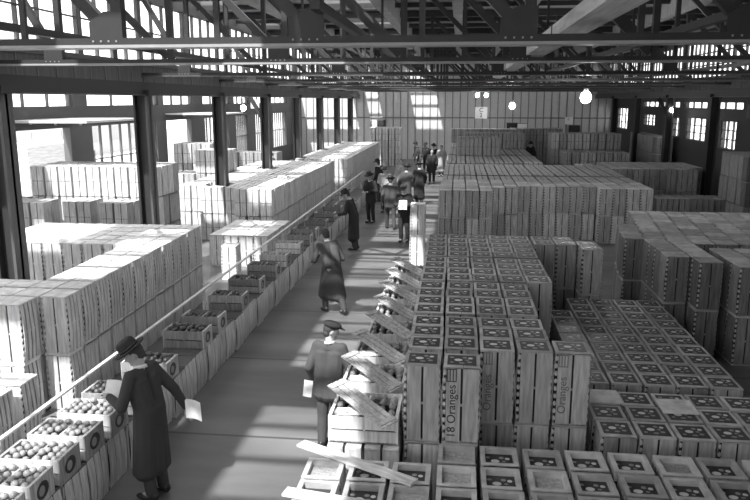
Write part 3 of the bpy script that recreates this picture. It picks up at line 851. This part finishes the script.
def person(label, loc, heading, pose=None, hat='fedora', coat='jacket', suit='suit', trouser='trouser', hatmat='felt', vox=.016, height=1.75, group=None):
    """local frame: faces +Y, x to the figure's right; heading turns it (degrees, 0 = away from the viewer)"""
    p = dict(lean=4, headyaw=0, headpitch=8, side=0,
             el=(-.27, -.03, 1.14), wl=(-.27, .10, .90), er=(.27, -.03, 1.14), wr=(.27, .10, .90),
             kl=(-.10, .03, .49), al=(-.10, -.02, .08), kr=(.10, .03, .49), ar=(.10, -.02, .08), hips=.92)
    p.update(pose or {})
    root = empty('person', loc, math.radians(heading)); s = height/1.75; root.scale = (s, s, s)
    tag(root, label, 'person', group)
    hip = Vector((0, 0, p['hips']))
    T = Matrix.Translation(hip) @ Matrix.Rotation(math.radians(p['side']), 4, 'Y') @ Matrix.Rotation(-math.radians(p['lean']), 4, 'X') @ Matrix.Translation(-Vector((0, 0, .92)))
    t = lambda x, y, z: T @ Vector((x, y, z))
    neck = t(0, -.01, 1.47); sh = {-1: t(-.175, -.01, 1.41), 1: t(.175, -.01, 1.41)}
    E = {-1: Vector(p['el']), 1: Vector(p['er'])}; Wr = {-1: Vector(p['wl']), 1: Vector(p['wr'])}
    K = {-1: Vector(p['kl']), 1: Vector(p['kr'])}; A = {-1: Vector(p['al']), 1: Vector(p['ar'])}
    hc = t(0, .025, 1.615)
    HR = Matrix.Rotation(math.radians(p['headyaw']), 3, 'Z') @ Matrix.Rotation(-math.radians(p['headpitch']+p['lean']*.5), 3, 'X')
    hp = lambda x, y, z: hc + HR @ Vector((x, y, z))
    sk = M['skin']; b = MB(); segs = []
    def cap(a, r0, c, r1, tagm='skin', u=10): b.capsule(a, r0, c, r1, M[tagm], u); segs.append((Vector(a), Vector(c), (r0+r1)/2, tagm))
    def bl(c, r, tagm='skin', rot=None):
        b.ball(c, r, M[tagm], 14, 10, rot); segs.append((Vector(c), Vector(c), max(r) if isinstance(r, tuple) else r, tagm))
    # head
    b.ball(hp(0, 0, .02), (.078, .098, .105), sk, 16, 12, HR); b.ball(hp(0, .02, -.055), (.058, .072, .065), sk, 14, 10, HR)
    b.ball(hp(0, .085, -.085), (.024, .02, .02), sk, 8, 6, HR)
    b.capsule(hp(0, .095, .02), .010, hp(0, .113, -.022), .016, sk, 8)
    for q in (-1, 1):
        b.ball(hp(q*.082, -.005, -.005), (.012, .024, .034), sk, 8, 8, HR)
        b.ball(hp(q*.032, .083, .005), (.014, .012, .011), sk, 8, 6, HR)
    b.capsule(hp(-.022, .088, -.05), .009, hp(.022, .088, -.05), .009, sk, 8)
    cap(t(0, -.01, 1.42), .062, hp(0, -.015, -.05), .055)
    # trunk and limbs
    for q in (-1, 1):
        cap(t(q*.07, 0, .98), .10, t(q*.085, 0, 1.30), .105); cap(t(q*.06, 0, 1.38), .075, sh[q], .06)
        cap(sh[q], .052, E[q], .041); cap(E[q], .041, Wr[q], .029)
        cap(t(q*.09, 0, .92), .085, K[q], .06); cap(K[q], .056, A[q], .038); cap(A[q], .042, A[q]+Vector((0, .13, -.045)), .032)
    # hands: palm, four fingers with a bend, thumb leaving the side
    for q in (-1, 1):
        d = (Wr[q]-E[q]).normalized(); sidev = Vector((q, 0, 0)) - d*d.dot(Vector((q, 0, 0)))
        if sidev.length < .2: sidev = Vector((0, 1, 0)) - d*d.y
        sidev.normalize(); nrm = d.cross(sidev).normalized()
        across = nrm if abs(d.z) > .5 else sidev; inward = -sidev if abs(d.z) > .5 else Vector((0, 0, -1))
        inward = (inward - d*d.dot(inward)).normalized()
        if across.y < 0: across = -across
        for k in range(4):
            o = across*(-.030+.02*k)
            cap(Wr[q]+o*.6+d*.01, .014, Wr[q]+d*.085+o, .0115, u=8)
            L = (.062, .072, .078, .07)[k]
            m1 = Wr[q]+d*(.085+L*.55)+o*1.05+inward*.012; e1 = m1+d*L*.35+inward*L*.45
            cap(Wr[q]+d*.085+o, .0105, m1, .0095, u=8); cap(m1, .0095, e1, .008, u=8)
        m1 = Wr[q]+d*.045+across*.05+inward*.02
        cap(Wr[q]+d*.02+across*.02, .014, m1, .011, u=8); cap(m1, .011, m1+d*.035+across*.004+inward*.016, .0095, u=8)
    me = remesh(b, 'person_body', min(vox, .012), 2)
    me.materials.clear(); me.materials.append(sk)
    link('body', me, root)
    # eyes and brows
    e = MB()
    for q in (-1, 1):
        e.ball(hp(q*.032, .0915, .006), (.009, .006, .006), M['eye'], 8, 6, HR); e.capsule(hp(q*.016, .096, .026), .005, hp(q*.048, .088, .028), .004, M['hair'], 6)
    e.capsule(hp(-.018, .0965, -.05), .003, hp(.018, .0965, -.05), .003, M['eye'], 6)
    e.build('face_features', root, True)
    hr = MB(); hr.ball(hp(0, -.018, .035), (.084, .096, .102), M['hair'], 16, 12, HR); hr.ball(hp(0, -.05, -.03), (.07, .055, .06), M['hair'], 12, 8, HR)
    hr.build('hair', root, True)
    # jacket or overcoat
    j = MB(); cm = M[suit]
    for q in (-1, 1):
        j.capsule(t(q*.075, -.005, 1.0), .125, t(q*.09, 0, 1.30), .125, cm); j.capsule(t(q*.05, -.01, 1.40), .085, sh[q], .075, cm)
        j.capsule(sh[q], .078, E[q], .062, cm); j.capsule(E[q], .062, Wr[q]-(Wr[q]-E[q]).normalized()*.02, .047, cm)
        if coat == 'overcoat':
            j.capsule(t(q*.075, 0, 1.0), .13, (hip*.0+K[q]*1.0)+Vector((0, 0, -.12)), .15, cm)
            j.capsule(t(0, 0, 1.0), .13, (K[-1]+K[1])/2+Vector((0, 0, -.12)), .15, cm)
        elif coat == 'jacket':
            j.capsule(t(q*.075, -.005, 1.0), .13, t(q*.09, 0, .80), .135, cm); j.capsule(t(0, -.01, .98), .12, t(0, -.01, .78), .12, cm)
    jm = remesh(j, 'coat', vox, 3); jm.materials.clear(); jm.materials.append(cm)
    link('overcoat' if coat == 'overcoat' else 'jacket', jm, root)
    # trousers, shoes
    tr = MB()
    for q in (-1, 1):
        tr.capsule(t(q*.085, 0, .96), .115, K[q], .085, M[trouser]); tr.capsule(K[q], .083, A[q]+Vector((0, 0, .03)), .068, M[trouser])
    tm = remesh(tr, 'trousers', vox, 3); tm.materials.clear(); tm.materials.append(M[trouser]); link('trousers', tm, root)
    for q in (-1, 1):
        a = A[q]; shm = MB(); shm.ball(a+Vector((0, -.03, -.02)), (.046, .06, .058), M['shoe'], 10, 8); shm.ball(a+Vector((q*.008, .09, -.045)), (.048, .105, .035), M['shoe'], 12, 8)
        shm.build('shoe', root, True)
    # collar
    co = MB(); d = (hp(0, -.015, -.05) - t(0, -.01, 1.42)).normalized(); base = t(0, -.012, 1.452)
    co.tube([base, base+d*.035], [.075, .068], M['white'], 16); co.build('collar', root, True)
    R4 = HR.to_4x4(); R4.translation = hc
    if hat == 'fedora':
        g = MB(); g.lathe([(.02, .075), (.165, .068), (.172, .078), (.165, .084), (.104, .082), (.102, .115), (.094, .165), (.07, .185), (.02, .172)], M[hatmat], 22, R4 @ Matrix.Rotation(math.radians(-6), 4, 'X') @ Matrix.Diagonal((.92, 1.08, 1, 1)))
        g.lathe([(.1045, .086), (.1045, .108)], M['shoe'], 22, R4 @ Matrix.Rotation(math.radians(-6), 4, 'X') @ Matrix.Diagonal((.925, 1.085, 1, 1)))
        g.build('hat', root, True)
    elif hat == 'cap':
        g = MB(); g.ball(hp(0, -.005, .092), (.112, .128, .05), M[hatmat], 18, 10, HR); g.ball(hp(0, -.005, .068), (.093, .11, .04), M[hatmat], 18, 8, HR)
        g.ball(hp(0, .115, .066), (.075, .07, .010), M[hatmat], 14, 8, HR @ Matrix.Rotation(math.radians(-10), 3, 'X')); g.build('cap', root, True)
    return root

def paper(loc, rot, label, w=.22, h=.3):
    n = 6; vs = []; fs = []
    for i in range(n+1):
        for y in (-h/2, h/2): vs.append((-w/2+w*i/n, y, .02*math.sin(PI*i/n)))
    for i in range(n): fs.append((i*2, i*2+2, i*2+3, i*2+1))
    k = len(vs); vs += [(a, b, c+.003) for a, b, c in vs]; fs += [tuple(reversed([q+k for q in f_])) for f_ in fs]
    for i in range(n): fs += [(i*2, k+i*2, k+i*2+2, i*2+2), (i*2+1, i*2+3, k+i*2+3, k+i*2+1)]
    fs += [(0, 1, k+1, k), (2*n, k+2*n, k+2*n+1, 2*n+1)]
    g = MB(); g.add(vs, fs, M['paper']); o = g.build('paper'); o.location = loc; o.rotation_euler = rot
    tag(o, label, 'paper', 'papers held in the hall'); return o

PEOPLE = [
    # front man at the opened crates, seen from behind, head turned to the crates
    dict(label='man in grey suit and flat cap standing at the opened crates, back turned', loc=(-1.50, 8.22, 0), height=1.6, heading=-12, hat='cap', suit='suit', trouser='suit', vox=.012,
         pose=dict(lean=6, headyaw=-55, headpitch=14, el=(-.255, -.06, 1.13), wl=(-.25, .08, .90), er=(.28, .06, 1.13), wr=(.22, .30, 1.05), kl=(-.1, .02, .49), kr=(.1, .05, .49), ar=(.1, .02, .08))),
    dict(label='person in dark hat and long overcoat leaning over the fruit display, writing', loc=(-3.17, 6.9, 0), heading=75, hat='fedora', coat='overcoat', suit='coat', vox=.012,
         pose=dict(lean=12, headyaw=35, headpitch=24, el=(-.30, .12, 1.12), wl=(-.16, .40, 1.14), er=(.30, -.08, 1.13), wr=(.34, -.20, .92))),
    dict(label='man in dark coat striding along the aisle, bent forward over the crates', loc=(-2.45, 14.0, 0), heading=35, hat=None, coat='overcoat', suit='suit', vox=.02,
         pose=dict(lean=26, headpitch=10, el=(-.28, .26, 1.05), wl=(-.22, .48, 1.0), er=(.3, .15, 1.05), wr=(.3, .38, .98), kl=(-.1, .16, .5), al=(-.1, .14, .08), kr=(.1, -.1, .48), ar=(.1, -.3, .1))),
    dict(label='man in dark suit and cap facing down the aisle, reading a white paper', loc=(-1.58, 21.6, 0), heading=170, hat='cap', suit='black', trouser='black', vox=.02,
         pose=dict(headpitch=22, el=(-.28, .02, 1.13), wl=(-.09, .28, 1.15), er=(.28, .02, 1.13), wr=(.10, .27, 1.13))),
    dict(label='man in dark coat with his back to the aisle, bent over the display', loc=(-2.9, 20.3, 0), heading=80, hat='fedora', coat='overcoat', suit='black', vox=.022,
         pose=dict(lean=18, headpitch=20, el=(-.28, .18, 1.08), wl=(-.2, .42, 1.02), er=(.28, .18, 1.08), wr=(.2, .42, 1.02))),
    dict(label='man in black hat and suit standing at the display, papers in hand', loc=(-3.0, 25.0, 0), heading=150, hat='fedora', suit='black', trouser='black', vox=.022,
         pose=dict(el=(-.28, .02, 1.13), wl=(-.1, .28, 1.12), er=(.28, .02, 1.13), wr=(.1, .28, 1.12))),
    dict(label='man in dark suit walking just behind the paper reader', loc=(-2.2, 23.8, 0), heading=10, hat='fedora', suit='suit', vox=.022,
         pose=dict(kl=(-.1, .15, .5), al=(-.1, .18, .08), kr=(.1, -.05, .48), ar=(.1, -.22, .1))),
    dict(label='man in pale jacket facing forward amid the crowd', loc=(-2.75, 27.5, 0), heading=175, hat='fedora', suit='lightcloth', vox=.024, pose=dict(wl=(-.12, .26, 1.1), wr=(.12, .26, 1.1))),
    dict(label='stout man in grey overcoat mid-aisle with back turned', loc=(-2.0, 28.2, 0), heading=-15, hat='fedora', coat='overcoat', suit='suit', vox=.024),
    dict(label='man in black overcoat at the edge of the long grey stack', loc=(-1.55, 29.4, 0), heading=20, hat='fedora', coat='overcoat', suit='black', vox=.024),
    dict(label='man in bare head and white shirt front in the crowd', loc=(-2.4, 31.0, 0), heading=165, hat=None, suit='lightcloth', vox=.024, pose=dict(wl=(-.12, .26, 1.1))),
    dict(label='dark-suited man beside the distant bright stack', loc=(-3.3, 30.5, 0), heading=60, hat='fedora', suit='black', vox=.024),
    dict(label='bare-headed man in black suit farther up the aisle', loc=(-1.35, 37.5, 0), heading=180, hat=None, suit='black', trouser='black', vox=.026),
    dict(label='man in dark hat near the far wall, at the middle of three', loc=(-1.9, 43.0, 0), heading=150, hat='fedora', suit='black', trouser='black', vox=.026),
    dict(label='tall man in black coat near the far wall, closest to the grey stack', loc=(-1.45, 42.0, 0), heading=-160, hat='fedora', coat='overcoat', suit='black', vox=.026),
    dict(label='man in grey suit near the far wall, closest to the pale stacks', loc=(-2.5, 44.0, 0), heading=120, hat='fedora', suit='suit', vox=.026),
    dict(label='person in pale smock standing by the far end of the grey stack', loc=(-.95, 41.0, 0), heading=170, hat=None, coat='overcoat', suit='lightcloth', vox=.026),
    dict(label='man in dark coat in the side aisle by the column', loc=(-8.6, 33.0, 0), heading=100, hat='fedora', suit='black', vox=.026),
    dict(label='man in pale jacket stooping in the side aisle', loc=(-9.1, 34.8, 0), heading=200, hat='fedora', suit='lightcloth', vox=.026, pose=dict(lean=20)),
    dict(label='dark figure standing beyond the long grey stack by the white board', loc=(4.25, 44.8, 0), heading=180, hat='fedora', suit='black', vox=.026),
]
for q in PEOPLE: person(**q)
paper((-3.59, 7.03, 1.13), (.3, .3, .4), 'white order paper in the hand of the person in the long overcoat', .26, .32)
paper((-2.80, 7.14, .90), (.7, .5, .8), 'white folded paper behind the person in the long overcoat', .2, .24)
paper((-1.60, 21.28, 1.17), (1.0, 0, 0), 'white paper read by the man in dark suit and cap', .24, .3)
paper((-1.77, 8.27, .74), (1.3, 0, -.3), 'pale paper in the hand of the man in the flat cap', .12, .2)

# ------------------------------------------------------------------ lamps and signs
def bulb(x, y, z, r, label, top=DECK):
    e = empty('hanging_bulb', (x, y, z)); tag(e, label, 'lamp', 'bare hanging bulbs')
    g = MB(); g.ball((0, 0, 0), (r, r, r*1.15), M['lamp'], 14, 10); g.build('glass_bulb', e, True)
    g = MB(); g.lathe([(r*.45, r*.9), (r*.45, r*1.9), (r*.2, r*2.1)], M['socket'], 12); g.build('socket', e, True)
    g = MB(); g.tube([(0, 0, r*2), (0, 0, top-z)], [.012, .012], M['socket'], 6); g.build('cord', e)
bulb(3.3, 20.2, 4.27, .14, 'large bright bare bulb hanging over the grey stacks')
bulb(2.0, 29.0, 3.98, .11, 'small bare bulb hanging beside the section sign')
bulb(1.65, 48.0, 4.5, .12, 'one of two tiny bulbs by the far wall, closer to the big bulb')
bulb(1.1, 48.0, 4.5, .12, 'one of two tiny bulbs by the far wall, closer to the aisle')
bulb(-8.2, 27.6, 3.9, .1, 'bare bulb hanging in the side aisle under the windows', 4.9)
bulb(9.6, 35.2, 3.75, .09, 'bare bulb hanging by the wall columns and windows', 4.9)
def sign(x, y, z, w, h, txt, mat, label, ink='ink', top=None):
    g = MB(); g.box((-w/2, -.015, -h/2), (w/2, .015, h/2), M[mat]); o = g.build('hanging_sign', loc=(x, y, z)); tag(o, label, 'sign', 'section signs')
    for i, ch in enumerate(txt):
        me = text_mesh(ch, h*.5, M[ink], .004); q = link('sign_letter', me, o, (0, -.02, h*.22 - i*h*.44)); q.rotation_euler = (PI/2, 0, 0)
    if top:
        g = MB(); g.tube([(0, 0, h/2), (0, 0, top-z)], [.012, .012], M['socket'], 6); g.build('rod', o)
sign(.87, 30.6, 3.69, .5, .46, 'C2', 'sign', 'white section sign hanging over the long grey stack', top=Z_CH)
sign(9.1, 24.2, 3.85, .48, .42, 'C1', 'sign2', 'dark section sign hanging by the wall columns', top=4.42)
sign(-10.1, 36.0, 4.0, .42, .42, 'C1', 'sign', 'white section sign hanging in the side aisle by the windows', top=4.9)
sign(7.6, YF-.12, 2.78, .56, .5, 'C', 'sign', 'square white notice fixed high on the far wall', 'greyink')
for (x, z, w, hh, mat, lab) in ((8.0, 2.15, .75, .6, 'dark', 'black opening on the far wall below the square notice'), (3.7, 2.2, .75, .8, 'dark', 'black board on the far wall beside the white board'),
                                (4.4, 2.15, .65, .8, 'sign', 'tall white board leaning against the far wall'), (-5.6, 2.55, .6, .45, 'dark', 'small dark hatch in the far wall above the pale stacks')):
    g = MB(); g.box((-w/2, -.03, -hh/2), (w/2, .03, hh/2), M[mat]); g.box((-w/2-.03, -.02, hh/2), (w/2+.03, .03, hh/2+.04), M['rib'])
    tag(g.build('wall_board', loc=(x, YF-.12, z)), lab, 'board')

# ------------------------------------------------------------------ light
w = bpy.data.worlds.new('sky'); S.world = w; w.use_nodes = True
bg = w.node_tree.nodes['Background']; bg.inputs[0].default_value = (1, 1, 1, 1); bg.inputs[1].default_value = 2.8
def portal(name, loc, rot, sx, sy):
    l = bpy.data.lights.new(name, 'AREA'); l.shape = 'RECTANGLE'; l.size = sx; l.size_y = sy; l.cycles.is_portal = True
    o = bpy.data.objects.new(name, l); COL.objects.link(o); o.location = loc; o.rotation_euler = rot
portal('added_skylight_portal', (-4.75, (YN+YF)/2, DECK+.25), (0, 0, 0), 5.2, YF-YN)
portal('aisle_roof_portal', (-9.7, (YN+YF)/2, 5.2), (0, 0, 0), 4.0, YF-YN)
portal('clerestory_portal', (XL-.15, (YN+YF)/2, (Z_SILL+Z_HEAD)/2), (0, -PI/2, 0), Z_HEAD-Z_SILL, YF-YN)
portal('clerestory_portal', (XR+.15, (YN+YF)/2, (Z_SILL+Z_HEAD)/2), (0, PI/2, 0), Z_HEAD-Z_SILL, YF-YN)
portal('window_portal', (XWL-.3, (YN+YF)/2, 2.8), (0, -PI/2, 0), 3.5, YF-YN)
portal('window_portal', (XWR+.3, (YN+YF)/2, 3.0), (0, PI/2, 0), 2.2, YF-YN)
portal('added_end_window_portal', (-4.25, YN-.3, 4.4), (PI/2, 0, 0), 13.5, 3.7)
sun = bpy.data.lights.new('sun', 'SUN'); sun.energy = 9.0; sun.angle = .02
so = bpy.data.objects.new('sun', sun); COL.objects.link(so)
so.rotation_euler = Vector((.20, .66, -1)).to_track_quat('-Z', 'Y').to_euler()

# ------------------------------------------------------------------ camera
cam = bpy.data.cameras.new('camera'); co = bpy.data.objects.new('camera', cam); COL.objects.link(co)
co.location = (0, 0, CAM_H); th = math.atan(150/730); ps = math.atan(85*math.cos(th)/730)
co.rotation_euler = (PI/2-th, 0, ps); cam.sensor_width = 36; cam.lens = 36*730/750; cam.clip_end = 300
S.camera = co
S.view_settings.view_transform = 'Standard'; S.view_settings.look = 'None'; S.view_settings.gamma = 1; S.view_settings.use_curve_mapping = False
S.view_settings.exposure = 0.12
S.cycles.max_bounces = 8; S.cycles.diffuse_bounces = 4; S.cycles.transparent_max_bounces = 12
print('THINGS', n_things, 'STUFF', len(STUFF), 'FSTUFF', len(FSTUFF))
